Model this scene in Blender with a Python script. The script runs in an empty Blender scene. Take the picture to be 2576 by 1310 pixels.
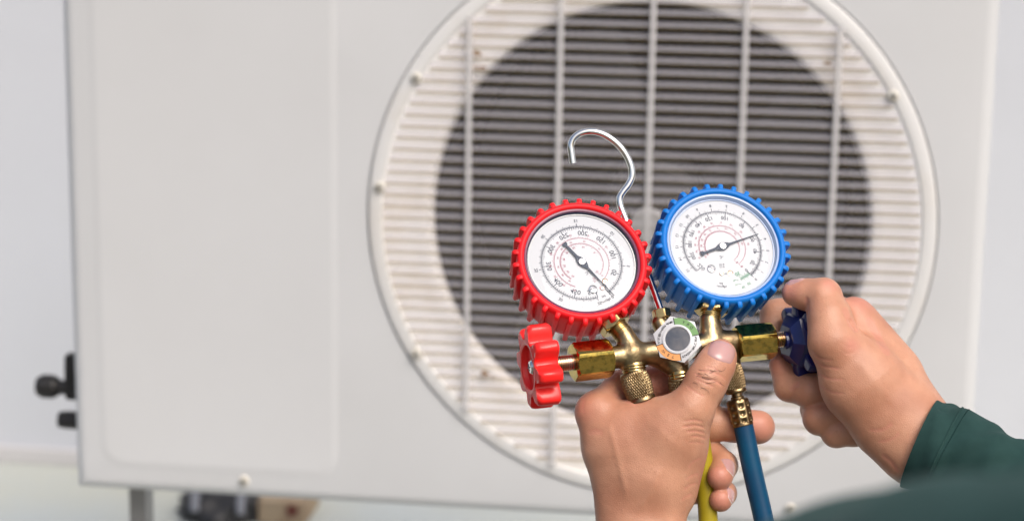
import bpy, math, random
import numpy as np
from mathutils import Vector, Matrix

random.seed(3); RNG = np.random.default_rng(5)
SC = bpy.context.scene
COL = SC.collection
# ------------------------------------------------------------------ camera, sky, sun, exposure
FPX, CX, CY = 5360.0, 1288.0, 655.0          # focal length and centre in photo units (2576 wide)
FLOOR = -0.588                               # floor height below the fan centre
CR = np.array([0.99122103, 0.13147693, 0.01395305])
CF = np.array([-0.12532634, 0.96794849, -0.21764426])
CU = -np.array([0.04212103, -0.21398488, -0.97592842])
CLOC = np.array([0.11630381, -1.81307985, 0.36966819 - FLOOR])
D0 = 1.2                                     # distance to the gauges
PX = D0 / FPX                                # metres per photo unit there

cam = bpy.data.cameras.new('camera'); camo = bpy.data.objects.new('camera', cam); COL.objects.link(camo)
cam.sensor_width = 36.0; cam.lens = 36.0 * FPX / 2576.0
cam.clip_start = 0.05; cam.clip_end = 200
m3 = np.stack([CR, CU, -CF], 1)
camo.matrix_world = Matrix([[*m3[i], CLOC[i]] for i in range(3)] + [[0, 0, 0, 1]])
cam.dof.use_dof = True; cam.dof.focus_distance = D0 - 0.004; cam.dof.aperture_fstop = 75e-3 / 0.0098
cam.dof.aperture_blades = 0
SC.camera = camo

SUN_EL, SUN_AZ = math.radians(50), math.radians(140)   # azimuth measured clockwise from +Y
w = bpy.data.worlds.new('World'); SC.world = w; w.use_nodes = True
nt = w.node_tree; bg = nt.nodes['Background']
sky = nt.nodes.new('ShaderNodeTexSky'); sky.sky_type = 'NISHITA'; sky.sun_disc = False
sky.sun_elevation = SUN_EL; sky.sun_rotation = SUN_AZ
sky.air_density = 1.0; sky.dust_density = 6.0; sky.ozone_density = 0.6
nt.links.new(sky.outputs[0], bg.inputs[0]); bg.inputs[1].default_value = 0.115
sl = bpy.data.lights.new('sun', 'SUN'); sl.energy = 1.5; sl.angle = math.radians(35); sl.color = (1, .985, .965)
so = bpy.data.objects.new('sun', sl); COL.objects.link(so)
sd = Vector((math.sin(SUN_AZ) * math.cos(SUN_EL), math.cos(SUN_AZ) * math.cos(SUN_EL), math.sin(SUN_EL)))
so.rotation_euler = sd.to_track_quat('Z', 'Y').to_euler()
so.location = (0, -3, 4)
SC.view_settings.view_transform = 'Standard'; SC.view_settings.look = 'None'
SC.view_settings.exposure = 0.42; SC.view_settings.gamma = 1.0
SC.cycles.max_bounces = 8; SC.cycles.transparent_max_bounces = 12

def P(u, v, D):
    """world point at depth D along the line of sight through photo position (u, v)"""
    return CLOC + D * (CF + CR * (u - CX) / FPX - CU * (v - CY) / FPX)
def fg(u, v, w): return P(u, v, D0 - w * PX)
def fgv(a):                                   # (n,3) array of (u,v,w) -> world
    a = np.asarray(a, float); D = (D0 - a[:, 2] * PX)[:, None]
    return CLOC + D * (CF + CR * ((a[:, 0] - CX) / FPX)[:, None] - CU * ((a[:, 1] - CY) / FPX)[:, None])
def onplane(u, v, y):                         # where that line meets the plane Y = y
    d = CF + CR * (u - CX) / FPX - CU * (v - CY) / FPX
    return CLOC + d * (y - CLOC[1]) / d[1]
def wv(r, u, t): return CR * r + CU * u - CF * t     # direction from (right, up, toward)
def unit(v): v = np.asarray(v, float); return v / np.linalg.norm(v)

# ------------------------------------------------------------------ materials
def M(name, color, rough=.5, metal=0., noise=None, bump=None, spec=.5, sss=0, coat=0, emit=None, vcol=None):
    """noise=(scale, colour2, lo, hi)   bump=(scale, strength, distance)"""
    m = bpy.data.materials.new(name); m.use_nodes = True
    n = m.node_tree.nodes; L = m.node_tree.links; b = n['Principled BSDF']
    b.inputs['Base Color'].default_value = (*color, 1); b.inputs['Roughness'].default_value = rough
    b.inputs['Metallic'].default_value = metal; b.inputs['Specular IOR Level'].default_value = spec
    b.inputs['Coat Weight'].default_value = coat; b.inputs['Coat Roughness'].default_value = .12
    if sss:
        b.inputs['Subsurface Weight'].default_value = sss
        b.inputs['Subsurface Radius'].default_value = (1, .35, .2); b.inputs['Subsurface Scale'].default_value = .006
    tc = n.new('ShaderNodeTexCoord')
    if noise:
        t = n.new('ShaderNodeTexNoise'); t.inputs['Scale'].default_value = noise[0]; t.inputs['Detail'].default_value = 6
        t.inputs['Roughness'].default_value = .6
        L.new(tc.outputs['Object'], t.inputs['Vector'])
        r = n.new('ShaderNodeMapRange'); r.inputs[1].default_value = noise[2]; r.inputs[2].default_value = noise[3]
        L.new(t.outputs[0], r.inputs[0])
        mx = n.new('ShaderNodeMix'); mx.data_type = 'RGBA'
        mx.inputs[6].default_value = (*color, 1); mx.inputs[7].default_value = (*noise[1], 1)
        L.new(r.outputs[0], mx.inputs[0]); L.new(mx.outputs[2], b.inputs['Base Color'])
    if bump:
        t2 = n.new('ShaderNodeTexNoise'); t2.inputs['Scale'].default_value = bump[0]; t2.inputs['Detail'].default_value = 5
        L.new(tc.outputs['Object'], t2.inputs['Vector'])
        bp = n.new('ShaderNodeBump'); bp.inputs['Strength'].default_value = bump[1]; bp.inputs['Distance'].default_value = bump[2]
        L.new(t2.outputs[0], bp.inputs['Height']); L.new(bp.outputs[0], b.inputs['Normal'])
    return m

MAT = {}
MAT['cab'] = M('cabinet_paint', (.600, .610, .622), .45, noise=(7, (.575, .583, .592), .35, .75))
MAT['panel'] = M('panel_paint', (.600, .610, .622), .45, noise=(5, (.575, .583, .592), .35, .75))
MAT['ring'] = M('grille_ring_plastic', (.66, .66, .655), .7, noise=(14, (.60, .57, .53), .5, .85))
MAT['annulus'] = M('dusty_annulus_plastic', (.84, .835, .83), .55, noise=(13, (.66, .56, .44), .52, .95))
MAT['slat'] = M('grey_louvre_plastic', (.235, .218, .232), .5, noise=(20, (.21, .19, .20), .4, .7))
MAT['slatpale'] = M('pale_louvre_plastic', (.72, .68, .645), .5, noise=(18, (.62, .54, .45), .5, .9))
MAT['lip'] = M('khaki_dirt_edge', (.20, .165, .10), .7)
MAT['bar'] = M('grille_bar_plastic', (.52, .51, .515), .5)
MAT['dark'] = M('dark_cavity_metal', (.016, .015, .017), .6)
MAT['fan'] = M('fan_plastic', (.045, .045, .048), .5)
MAT['black'] = M('black_plastic', (.012, .011, .011), .5)
MAT['screw'] = M('painted_screw', (.60, .59, .55), .5, 0, noise=(200, (.48, .44, .36), .4, .7))
MAT['steel'] = M('galvanised_steel', (.33, .33, .33), .4, .7)
MAT['wall'] = M('painted_wall', (.55, .57, .61), .8, noise=(1.6, (.52, .535, .57), .35, .7), bump=(90, .15, .002))
MAT['floor'] = M('pale_concrete', (.43, .47, .475), .8, noise=(3, (.45, .46, .40), .35, .7), bump=(60, .2, .002))
MAT['brass'] = M('cast_brass', (.36, .28, .155), .34, 1, noise=(70, (.15, .10, .055), .40, .66), bump=(300, .45, .0008))
MAT['brassm'] = M('machined_brass', (.52, .385, .17), .25, 1, noise=(90, (.30, .20, .085), .4, .75))
MAT['brassd'] = M('tarnished_brass', (.31, .225, .12), .32, 1, noise=(130, (.17, .115, .06), .42, .72))
MAT['gold'] = M('yellow_zinc_plate', (.56, .41, .10), .14, 1, noise=(260, (.34, .27, .07), .5, .62), bump=(420, .18, .0005))
MAT['irid'] = M('passivated_screw_steel', (.55, .40, .36), .22, 1, noise=(120, (.45, .35, .15), .4, .7))
MAT['chrome'] = M('chrome', (.82, .82, .80), .09, 1)
MAT['alu'] = M('bright_aluminium', (.86, .86, .87), .25, .9)
MAT['red'] = M('red_rubber', (.78, .014, .020), .42, spec=.22, bump=(600, .04, .0004))
MAT['redk'] = M('glossy_red_plastic', (.84, .022, .020), .24, spec=.35)
MAT['blue'] = M('blue_rubber', (.005, .155, .53), .42, spec=.22, bump=(600, .04, .0004))
MAT['navy'] = M('navy_plastic', (.006, .012, .10), .28, coat=.2)
MAT['face'] = M('white_dial', (.465, .48, .505), .45)
MAT['rimp'] = M('plum_bezel', (.16, .035, .085), .3)
MAT['rimb'] = M('clear_blue_bezel', (.34, .44, .64), .2)
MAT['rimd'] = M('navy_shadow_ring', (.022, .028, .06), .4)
MAT['ink'] = M('slate_ink', (.020, .030, .060), .6)
MAT['inkp'] = M('pink_ink', (.30, .05, .10), .6)
MAT['inkg'] = M('green_ink', (.05, .26, .13), .6)
MAT['blk'] = M('black_ink', (.01, .01, .012), .6)
MAT['needle'] = M('slate_blue_needle', (.012, .025, .055), .5, spec=.25)
MAT['lwhite'] = M('white_label', (.56, .57, .59), .35)
MAT['lgreen'] = M('green_label', (.16, .31, .11), .4)
MAT['lorange'] = M('orange_label', (.66, .29, .09), .4)
MAT['eye'] = M('sight_window', (.055, .065, .085), .08, noise=(90, (.16, .15, .15), .35, .75), coat=.6)
MAT['hoseb'] = M('blue_hose_rubber', (.002, .060, .130), .42, spec=.22, noise=(55, (.006, .040, .10), .35, .7), bump=(220, .12, .0008))
MAT['hosey'] = M('yellow_hose_rubber', (.36, .285, .012), .45, spec=.25, noise=(50, (.25, .19, .012), .4, .75), bump=(200, .12, .0008))
MAT['nail'] = M('fingernail', (.47, .27, .255), .25, sss=.2, coat=.2)
MAT['nailtip'] = M('fingernail_edge', (.60, .48, .43), .35)
MAT['cloth'] = M('dark_green_cloth', (.012, .038, .035), .85, noise=(60, (.017, .050, .046), .4, .7), spec=.2)
MAT['thread'] = M('dark_thread', (.008, .026, .026), .9, spec=.1)
MAT['tan'] = M('tan_card', (.36, .28, .19), .8, noise=(20, (.24, .16, .10), .45, .7))
MAT['rust'] = M('dark_red_print', (.12, .03, .02), .7)
MAT['bag'] = M('black_nylon', (.018, .018, .020), .4, bump=(50, .5, .004))
MAT['bagg'] = M('highlight_grey', (.20, .21, .24), .5)

def skin_material():
    m = bpy.data.materials.new('skin'); m.use_nodes = True
    n = m.node_tree.nodes; L = m.node_tree.links; b = n['Principled BSDF']
    tc = n.new('ShaderNodeTexCoord')
    at = n.new('ShaderNodeAttribute'); at.attribute_name = 'tone'
    def mix(a, bcol, fac, fmin, fmax, A=None):
        r = n.new('ShaderNodeMapRange'); r.inputs[1].default_value = fmin; r.inputs[2].default_value = fmax
        L.new(fac, r.inputs[0])
        x = n.new('ShaderNodeMix'); x.data_type = 'RGBA'
        if A is None: x.inputs[6].default_value = (*a, 1)
        else: L.new(A, x.inputs[6])
        x.inputs[7].default_value = (*bcol, 1); L.new(r.outputs[0], x.inputs[0]); return x.outputs[2]
    n1 = n.new('ShaderNodeTexNoise'); n1.inputs['Scale'].default_value = 38; n1.inputs['Detail'].default_value = 5
    n2 = n.new('ShaderNodeTexNoise'); n2.inputs['Scale'].default_value = 420; n2.inputs['Detail'].default_value = 3
    L.new(tc.outputs['Object'], n1.inputs['Vector']); L.new(tc.outputs['Object'], n2.inputs['Vector'])
    c = mix((.55, .282, .180), (.41, .185, .112), n1.outputs[0], .34, .66)
    c = mix(None, (.40, .175, .10), n2.outputs[0], .60, .95, c)
    c = mix(None, (.56, .21, .165), at.outputs['Fac'], 0, 1, c)
    L.new(c, b.inputs['Base Color'])
    b.inputs['Roughness'].default_value = .42; b.inputs['Specular IOR Level'].default_value = .42
    b.inputs['Subsurface Weight'].default_value = .12; b.inputs['Subsurface Radius'].default_value = (1, .35, .2)
    b.inputs['Subsurface Scale'].default_value = .004
    v = n.new('ShaderNodeTexVoronoi'); v.inputs['Scale'].default_value = 950; v.feature = 'DISTANCE_TO_EDGE'
    L.new(tc.outputs['Object'], v.inputs['Vector'])
    n3 = n.new('ShaderNodeTexNoise'); n3.inputs['Scale'].default_value = 260; n3.inputs['Detail'].default_value = 4
    L.new(tc.outputs['Object'], n3.inputs['Vector'])
    ad = n.new('ShaderNodeMath'); ad.operation = 'ADD'; L.new(v.outputs['Distance'], ad.inputs[0]); L.new(n3.outputs[0], ad.inputs[1])
    bp = n.new('ShaderNodeBump'); bp.inputs['Strength'].default_value = .32; bp.inputs['Distance'].default_value = .0006
    L.new(ad.outputs[0], bp.inputs['Height']); L.new(bp.outputs[0], b.inputs['Normal'])
    return m
MAT['skin'] = skin_material(); MAT['hairm'] = M('brown_hair', (.045, .025, .016), .6)

def cloth_bump(m):
    n = m.node_tree.nodes; L = m.node_tree.links; b = n['Principled BSDF']
    tc = n.new('ShaderNodeTexCoord'); wv_ = n.new('ShaderNodeTexWave'); wv_.inputs['Scale'].default_value = 700
    wv_.inputs['Distortion'].default_value = 1.0; wv_.bands_direction = 'DIAGONAL'
    L.new(tc.outputs['Object'], wv_.inputs['Vector'])
    bp = n.new('ShaderNodeBump'); bp.inputs['Strength'].default_value = .2; bp.inputs['Distance'].default_value = .0003
    L.new(wv_.outputs[1], bp.inputs['Height']); L.new(bp.outputs[0], b.inputs['Normal'])
    b.inputs['Sheen Weight'].default_value = .08; b.inputs['Sheen Tint'].default_value = (.35, .6, .58, 1)
cloth_bump(MAT['cloth'])

def lens_material():
    m = bpy.data.materials.new('lens_glass'); m.use_nodes = True
    n = m.node_tree.nodes; L = m.node_tree.links; n.remove(n['Principled BSDF'])
    t = n.new('ShaderNodeBsdfTransparent'); t.inputs[0].default_value = (.985, .99, 1, 1)
    g = n.new('ShaderNodeBsdfGlossy'); g.inputs['Roughness'].default_value = .02
    f = n.new('ShaderNodeFresnel'); f.inputs[0].default_value = 1.22
    x = n.new('ShaderNodeMixShader'); L.new(f.outputs[0], x.inputs[0]); L.new(t.outputs[0], x.inputs[1]); L.new(g.outputs[0], x.inputs[2])
    L.new(x.outputs[0], n['Material Output'].inputs[0])
    return m
MAT['lens'] = lens_material()
def translucent(name, color, opaque, tint):
    m = bpy.data.materials.new(name); m.use_nodes = True
    n = m.node_tree.nodes; L = m.node_tree.links; b = n['Principled BSDF']
    b.inputs['Base Color'].default_value = (*color, 1); b.inputs['Roughness'].default_value = .5
    t = n.new('ShaderNodeBsdfTransparent'); t.inputs[0].default_value = (*tint, 1)
    x = n.new('ShaderNodeMixShader'); x.inputs[0].default_value = opaque
    L.new(t.outputs[0], x.inputs[1]); L.new(b.outputs[0], x.inputs[2]); L.new(x.outputs[0], n['Material Output'].inputs[0])
    return m
MAT['slat'] = translucent('thin_louvre_plastic', (.60, .59, .655), .26, (1, .99, .985))
MAT['lip'] = translucent('khaki_dirt_edge', (.15, .115, .055), .5, (.90, .80, .64))
MAT['bar'] = translucent('thin_bar_plastic', (.64, .63, .635), .52, (1, 1, 1))
MAT['boss'] = translucent('thin_boss_plastic', (.66, .65, .65), .38, (1, 1, 1))

# ------------------------------------------------------------------ mesh building
class MB:
    def __init__(s): s.v = []; s.f = []; s.m = []; s.n = 0
    def add(s, verts, faces, mi=0):
        verts = np.asarray(verts, float).reshape(-1, 3)
        s.v.append(verts); o = s.n; s.n += len(verts)
        s.f += [tuple(i + o for i in f) for f in faces]; s.m += [mi] * len(faces)
        return s
    def lathe(s, prof, fr, n=48, mi=0, cap0=False, cap1=False, arc=None, rfun=None):
        """prof: (radius, height) pairs; fr: (origin, x, y, z axes, scale)"""
        prof = np.asarray(prof, float); k = len(prof)
        full = arc is None
        th = np.linspace(0, 2 * np.pi, n, endpoint=False) if full else np.linspace(arc[0], arc[1], n)
        r = prof[:, 0][:, None] * np.ones(n)[None]; h = prof[:, 1][:, None] * np.ones(n)[None]
        if rfun is not None: r = rfun(r, h, th[None] * np.ones((k, 1)))
        pts = np.stack([r * np.cos(th), r * np.sin(th), h], -1).reshape(-1, 3)
        fa = []
        for i in range(k - 1):
            for j in range(n if full else n - 1):
                a = i * n + j; b = i * n + (j + 1) % n
                fa.append((a, b, b + n, a + n))
        if cap0: fa.append(tuple(range(n - 1, -1, -1)))
        if cap1: fa.append(tuple((k - 1) * n + j for j in range(n)))
        return s.add(tofr(pts, fr), fa, mi)
    def prism(s, poly, z0, z1, fr, mi=0, bev=0.0):
        poly = np.asarray(poly, float); n = len(poly); c = poly.mean(0)
        rings = [(poly, z0), (poly, z1)]
        if bev:
            q = c + (poly - c) * (1 - bev / np.linalg.norm(poly - c, axis=1).max())
            rings = [(q, z0), (poly, z0 + bev * .6), (poly, z1 - bev * .6), (q, z1)]
        pts = np.concatenate([np.c_[p, np.full(n, z)] for p, z in rings]); fa = []
        for i in range(len(rings) - 1):
            for j in range(n): fa.append((i * n + j, i * n + (j + 1) % n, (i + 1) * n + (j + 1) % n, (i + 1) * n + j))
        fa.append(tuple(range(n - 1, -1, -1))); fa.append(tuple((len(rings) - 1) * n + j for j in range(n)))
        return s.add(tofr(pts, fr), fa, mi)
    def tube(s, path, rad, n=20, mi=0, caps=True, rfun=None):
        path = np.asarray(path, float); k = len(path); rad = np.ones(k) * rad
        T = np.gradient(path, axis=0); T /= np.linalg.norm(T, axis=1)[:, None]
        a = np.cross(T[0], [0.13, .2, .97]); a /= np.linalg.norm(a)
        th = np.linspace(0, 2 * np.pi, n, endpoint=False); rows = []
        for i in range(k):
            a = a - T[i] * np.dot(a, T[i]); a /= np.linalg.norm(a); b = np.cross(T[i], a)
            r = rad[i] * np.ones(n)
            if rfun is not None: r = r * rfun(i / (k - 1), th)
            rows.append(path[i] + r[:, None] * (np.cos(th)[:, None] * a + np.sin(th)[:, None] * b))
        fa = [(i * n + j, i * n + (j + 1) % n, (i + 1) * n + (j + 1) % n, (i + 1) * n + j) for i in range(k - 1) for j in range(n)]
        if caps: fa += [tuple(range(n - 1, -1, -1)), tuple((k - 1) * n + j for j in range(n))]
        return s.add(np.concatenate(rows), fa, mi)
    def box(s, lo, hi, mi=0):
        x0, y0, z0 = lo; x1, y1, z1 = hi
        v = [(x0, y0, z0), (x1, y0, z0), (x1, y1, z0), (x0, y1, z0), (x0, y0, z1), (x1, y0, z1), (x1, y1, z1), (x0, y1, z1)]
        return s.add(v, [(3, 2, 1, 0), (4, 5, 6, 7), (0, 1, 5, 4), (1, 2, 6, 5), (2, 3, 7, 6), (3, 0, 4, 7)], mi)
    def build(s, name, mats, parent=None, angle=35, attr=None, bevel=0):
        V = np.concatenate(s.v)
        base = np.array(parent_base(parent)) if parent is not None else np.zeros(3)
        if parent is None: base = np.array([*(V.min(0) + V.max(0))[:2] / 2, V[:, 2].min()])
        me = bpy.data.meshes.new(name)
        me.from_pydata((V - base).tolist(), [], s.f); me.update()
        for mm in (mats if isinstance(mats, (list, tuple)) else [mats]): me.materials.append(MAT[mm])
        me.polygons.foreach_set('material_index', s.m)
        me.polygons.foreach_set('use_smooth', [True] * len(s.f))
        me.set_sharp_from_angle(angle=math.radians(angle))
        if attr is not None:
            a = me.attributes.new('tone', 'FLOAT', 'POINT'); a.data.foreach_set('value', np.asarray(attr, np.float32))
        o = bpy.data.objects.new(name, me); COL.objects.link(o)
        if parent is not None: o.parent = parent; o['_b'] = [0, 0, 0]
        else: o.location = base
        if bevel:
            mod = o.modifiers.new('soft', 'BEVEL'); mod.width = bevel; mod.segments = 2; mod.limit_method = 'ANGLE'
        BASES[o.name] = tuple(base); o.pop('_b', None) if '_b' in o else None
        return o
BASES = {}
def parent_base(o): return BASES[o.name]
def tofr(p, fr):
    o, x, y, z, sc = fr
    return o + sc * (p[:, :1] * x + p[:, 1:2] * y + p[:, 2:3] * z)
def frame(o, z, up, sc=PX):
    z = unit(z); x = unit(np.cross(up, z)); y = np.cross(z, x); return (np.asarray(o, float), x, y, z, sc)
def thing(name, label, cat, loc, group=None):
    o = bpy.data.objects.new(name, None); COL.objects.link(o); o.location = loc; o.empty_display_size = .02
    BASES[o.name] = tuple(loc); o['label'] = label; o['category'] = cat
    if group: o['group'] = group
    return o
def tag(o, label, cat=None, kind=None, group=None):
    if label: o['label'] = label
    if cat: o['category'] = cat
    if kind: o['kind'] = kind
    if group: o['group'] = group
    return o
def spline(pts, n):
    p = np.asarray(pts, float); k = len(p)
    d = np.r_[0, np.cumsum(np.linalg.norm(np.diff(p, axis=0), axis=1) ** .5)]
    m = np.gradient(p, d, axis=0); out = []
    for t in np.linspace(0, d[-1], n):
        i = min(np.searchsorted(d, t, 'right') - 1, k - 2); h = d[i + 1] - d[i]; x = (t - d[i]) / h
        out.append((2*x**3-3*x*x+1)*p[i] + (x**3-2*x*x+x)*h*m[i] + (-2*x**3+3*x*x)*p[i+1] + (x**3-x*x)*h*m[i+1])
    return np.array(out)
def regpoly(n, r, ph=0): t = np.arange(n) * 2 * np.pi / n + ph; return np.c_[r * np.cos(t), r * np.sin(t)]
Zo = np.array([0, 0, -FLOOR])
FAN = Zo.copy()                               # fan centre on the unit's front plane
yax = np.array([0, 1., 0]); zax = np.array([0, 0, 1.]); xax = np.array([1., 0, 0])

# ================================================================== SETTING
g = MB(); n_ = 24
MAT['dark_ground'] = M('unseen_dark_ground', (.11, .10, .085), .9, noise=(8, (.07, .075, .05), .4, .7))  # unseen ground added dark, to deepen metal reflections and cut fill from below
g.add([(-30, -30, -.005), (30, -30, -.005), (30, 30, -.005), (-30, 30, -.005)], [(0, 1, 2, 3)])
tag(g.build('ground', 'dark_ground'), 'unseen ground, added dark to cut fill light and deepen reflections', kind='structure')
g = MB().add([(-3, -.35, 0), (3, -.35, 0), (3, 1.1, 0), (-3, 1.1, 0)], [(0, 1, 2, 3)])
tag(g.build('pavement', 'floor'), 'pale concrete strip under the outdoor unit', kind='structure')
WALLY = 1.0
b = MB().box((-2.6, WALLY, 0), (2.6, WALLY + .2, 2.6)); b.box((-2.6, WALLY - .012, 0.001), (2.6, WALLY - .0005, .022), 1)
MAT['skirt'] = M('pinkish_skirting', (.54, .53, .535), .7)
tag(b.build('wall', ['wall', 'skirt']), 'blurred bluish white painted wall behind the outdoor unit', 'wall')

# ================================================================== OUTDOOR UNIT
XL, XR, ZB, ZT, DEP = -.5235, .2884, -.2721, .285, .30
unitT = thing('outdoor_unit', 'large white outdoor air conditioner unit with round slatted fan grille', 'air conditioner', (-.12, .15, FAN[2] + ZB))
ROUT, RHOLE = .247, .190
def fx(x, y, z): return np.array([x, y, z]) + FAN
# cabinet: front face with a round hole, sides, top, bottom, back
c = MB()
N = 128; th = np.arange(N) * 2 * np.pi / N
cor = .012
def rrect(x0, x1, z0, z1, r, k=6):
    pts = []
    for cx_, cz_, a0 in ((x1 - r, z1 - r, 0), (x0 + r, z1 - r, 90), (x0 + r, z0 + r, 180), (x1 - r, z0 + r, 270)):
        for i in range(k + 1):
            a = math.radians(a0 + 90 * i / k); pts.append((cx_ + r * math.cos(a), cz_ + r * math.sin(a)))
    return np.array(pts)
circ = np.c_[(ROUT + .0014) * np.cos(th), (ROUT + .0014) * np.sin(th)]
def rayrect(t):
    dx, dz = math.cos(t), math.sin(t); k = 1e9
    if dx > 1e-9: k = min(k, (XR - cor) / dx)
    if dx < -1e-9: k = min(k, (XL + cor) / dx)
    if dz > 1e-9: k = min(k, (ZT - cor) / dz)
    if dz < -1e-9: k = min(k, (ZB + cor) / dz)
    return (k * dx, k * dz)
corn = [math.atan2(z, x) % (2 * math.pi) for x in (XL + cor, XR - cor) for z in (ZB + cor, ZT - cor)]
ths = np.array(sorted(list(th) + corn)); Nn = len(ths)
ci = np.c_[(ROUT + .0014) * np.cos(ths), (ROUT + .0014) * np.sin(ths)]; re = np.array([rayrect(t) for t in ths])
e = lambda p, y: np.c_[p[:, 0], np.full(len(p), y), p[:, 1]] + FAN
def outer(off):                               # rounded edge: expand the rectangle outwards by off
    q = re.copy(); q[:, 0] = np.where(np.isclose(q[:, 0], XL + cor), XL + cor - off, np.where(np.isclose(q[:, 0], XR - cor), XR - cor + off, q[:, 0]))
    q[:, 1] = np.where(np.isclose(q[:, 1], ZB + cor), ZB + cor - off, np.where(np.isclose(q[:, 1], ZT - cor), ZT - cor + off, q[:, 1])); return q
rings = [e(ci, .0055), e(ci, .0), e(re, 0)]
for a in (22, 45, 68, 90): rings.append(e(outer(cor * math.sin(math.radians(a))), cor * (1 - math.cos(math.radians(a)))))
rings.append(e(outer(cor), DEP))
fa = [(i * Nn + j, (i + 1) * Nn + j, (i + 1) * Nn + (j + 1) % Nn, i * Nn + (j + 1) % Nn) for i in range(len(rings) - 1) for j in range(Nn)]
fa.append(tuple((len(rings) - 1) * Nn + j for j in range(Nn)))
c.add(np.concatenate(rings), fa)
c.build('cabinet', 'cab', unitT, angle=40)
# cavity lining behind the grille
c = MB()
c.lathe([(RHOLE - .001, .012), (.178, .03), (.178, .16)], (FAN, xax, zax, yax, 1.0), 72)
c.add([fx(-.178 - .01, .16, -.188), fx(.188, .16, -.188), fx(.188, .16, .188), fx(-.188, .16, .188)], [(0, 1, 2, 3)])
c.build('fan_shroud', 'dark', unitT)
# grille ring (flange) and dusty annulus
c = MB()
c.lathe([(ROUT + .0035, .0048), (ROUT - .0002, .0045), (ROUT - .0002, -.0005), (ROUT - .0012, -.0018), (ROUT - .004, -.0026), (.2372, -.0030), (.2350, -.0026), (.2342, -.001)], (FAN, xax, zax, yax, 1.0), 128)
c.build('grille_ring', 'ring', unitT)
c = MB()
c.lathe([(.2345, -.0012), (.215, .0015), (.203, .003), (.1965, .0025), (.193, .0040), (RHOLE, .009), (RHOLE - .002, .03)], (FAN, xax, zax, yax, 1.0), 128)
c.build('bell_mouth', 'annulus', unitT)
# rust specks on the annulus
SPK = []
for (u, v, r) in ((1203, 135, 7), (1207, 172, 8), (1222, 940, 9), (1216, 178, 5), (2085, 160, 6), (1240, 948, 5)):
    p = onplane(u, v, -.0035); t = np.arange(9) * 2 * np.pi / 9
    rr = r * .00034 * (1 + .4 * RNG.standard_normal(9))
    q = np.concatenate([p[None] + np.c_[rr * np.cos(t) * 1.6, 0 * t, rr * np.sin(t)], p[None] + np.c_[rr * np.cos(t), 0 * t + .0012, rr * np.sin(t)]])
    SPK.append(MB().add(q, [tuple(range(9))] + [(i, (i + 1) % 9, 9 + (i + 1) % 9, 9 + i) for i in range(9)]))
MAT['rustspot'] = M('rust_dirt', (.25, .15, .07), .8)
for c in SPK: c.build('rust_speck', 'rustspot', unitT)
# slats: each one a louvre blade of its own
PITCH = .01015; RS = .2325
zz0 = -21 * PITCH
for k in range(44):
    z = zz0 + k * PITCH
    if abs(z) > RS - .012: continue
    half = math.sqrt(RS ** 2 - z ** 2)
    xs = [-half, half]
    hh = PITCH * .295
    # cross-section in (y, z): leaning blade with a turned-down lip
    sec = np.array([(-.0015, hh), (-.0048, -hh + .0012), (-.0050, -hh - .0006)])
    ns = len(sec); mb = MB()
    V = np.concatenate([np.c_[np.full(ns, x), sec[:, 0], z + sec[:, 1]] for x in xs]) + FAN
    F, mi = [], []
    for i in range(len(xs) - 1):
        for j in range(ns - 1):
            F.append((i * ns + j, i * ns + j + 1, (i + 1) * ns + j + 1, (i + 1) * ns + j)); mi.append(j)
    mb.add(V, F); mb.m = mi
    mb.build('slat', ['slat', 'lip'], unitT, angle=20)
for k in (-2, -1, 0, 1, 2):
    x = k * .0786; half = math.sqrt(.2355 ** 2 - x ** 2)
    mb = MB(); nb = 46; zs = np.linspace(-half, half, nb * 2)
    wd = .0030
    r = np.array([(-wd, -.0062), (-wd * .7, -.0078), (wd * .7, -.0078), (wd, -.0062)])
    V = np.concatenate([np.c_[x + r[:, 0] * (1 + .10 * np.cos(2 * np.pi * (z - zz0) / PITCH)), r[:, 1], np.full(4, z)] for z in zs]) + FAN
    F = [(i * 4 + j, i * 4 + (j + 1) % 4, (i + 1) * 4 + (j + 1) % 4, (i + 1) * 4 + j) for i in range(len(zs) - 1) for j in range(4)] + [(3, 2, 1, 0), tuple((len(zs) - 1) * 4 + j for j in range(4))]
    mb.add(V, F); mb.build('grille_bar', 'bar', unitT, angle=25)
# round boss at the middle of the grille
mb = MB(); mb.lathe([(.0155, -.0060), (.0145, -.0092), (.011, -.0098), (0.0005, -.0100)], (FAN, xax, zax, yax, 1.0), 40); mb.build('grille_boss', 'boss', unitT)
# fan
hub = MB(); hub.lathe([(.045, .12), (.045, .06), (.038, .052), (.0005, .050)], (FAN, xax, zax, yax, 1.0), 36)
hub = hub.build('fan', 'fan', unitT)
bl = MB(); rows = []
for i in range(9):
    r = .04 + .13 * i / 8
    for j in range(7):
        a = -.55 + 1.1 * j / 6 + .25 * i / 8; rows.append(fx(r * math.cos(a), .085 + .025 * math.sin(1.6 * (j / 6 - .5) * 2), r * math.sin(a)))
bl.add(rows, [(i * 7 + j, i * 7 + j + 1, (i + 1) * 7 + j + 1, (i + 1) * 7 + j) for i in range(8) for j in range(6)])
blade = bl.build('blade', 'fan', hub)
for i in (1, 2):
    o = blade.copy(); COL.objects.link(o); o.parent = hub
    piv = Matrix.Translation(Vector(FAN) - Vector(BASES[hub.name])); o.matrix_local = piv @ Matrix.Rotation(i * 2 * math.pi / 3, 4, 'Y') @ piv.inverted()
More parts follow.
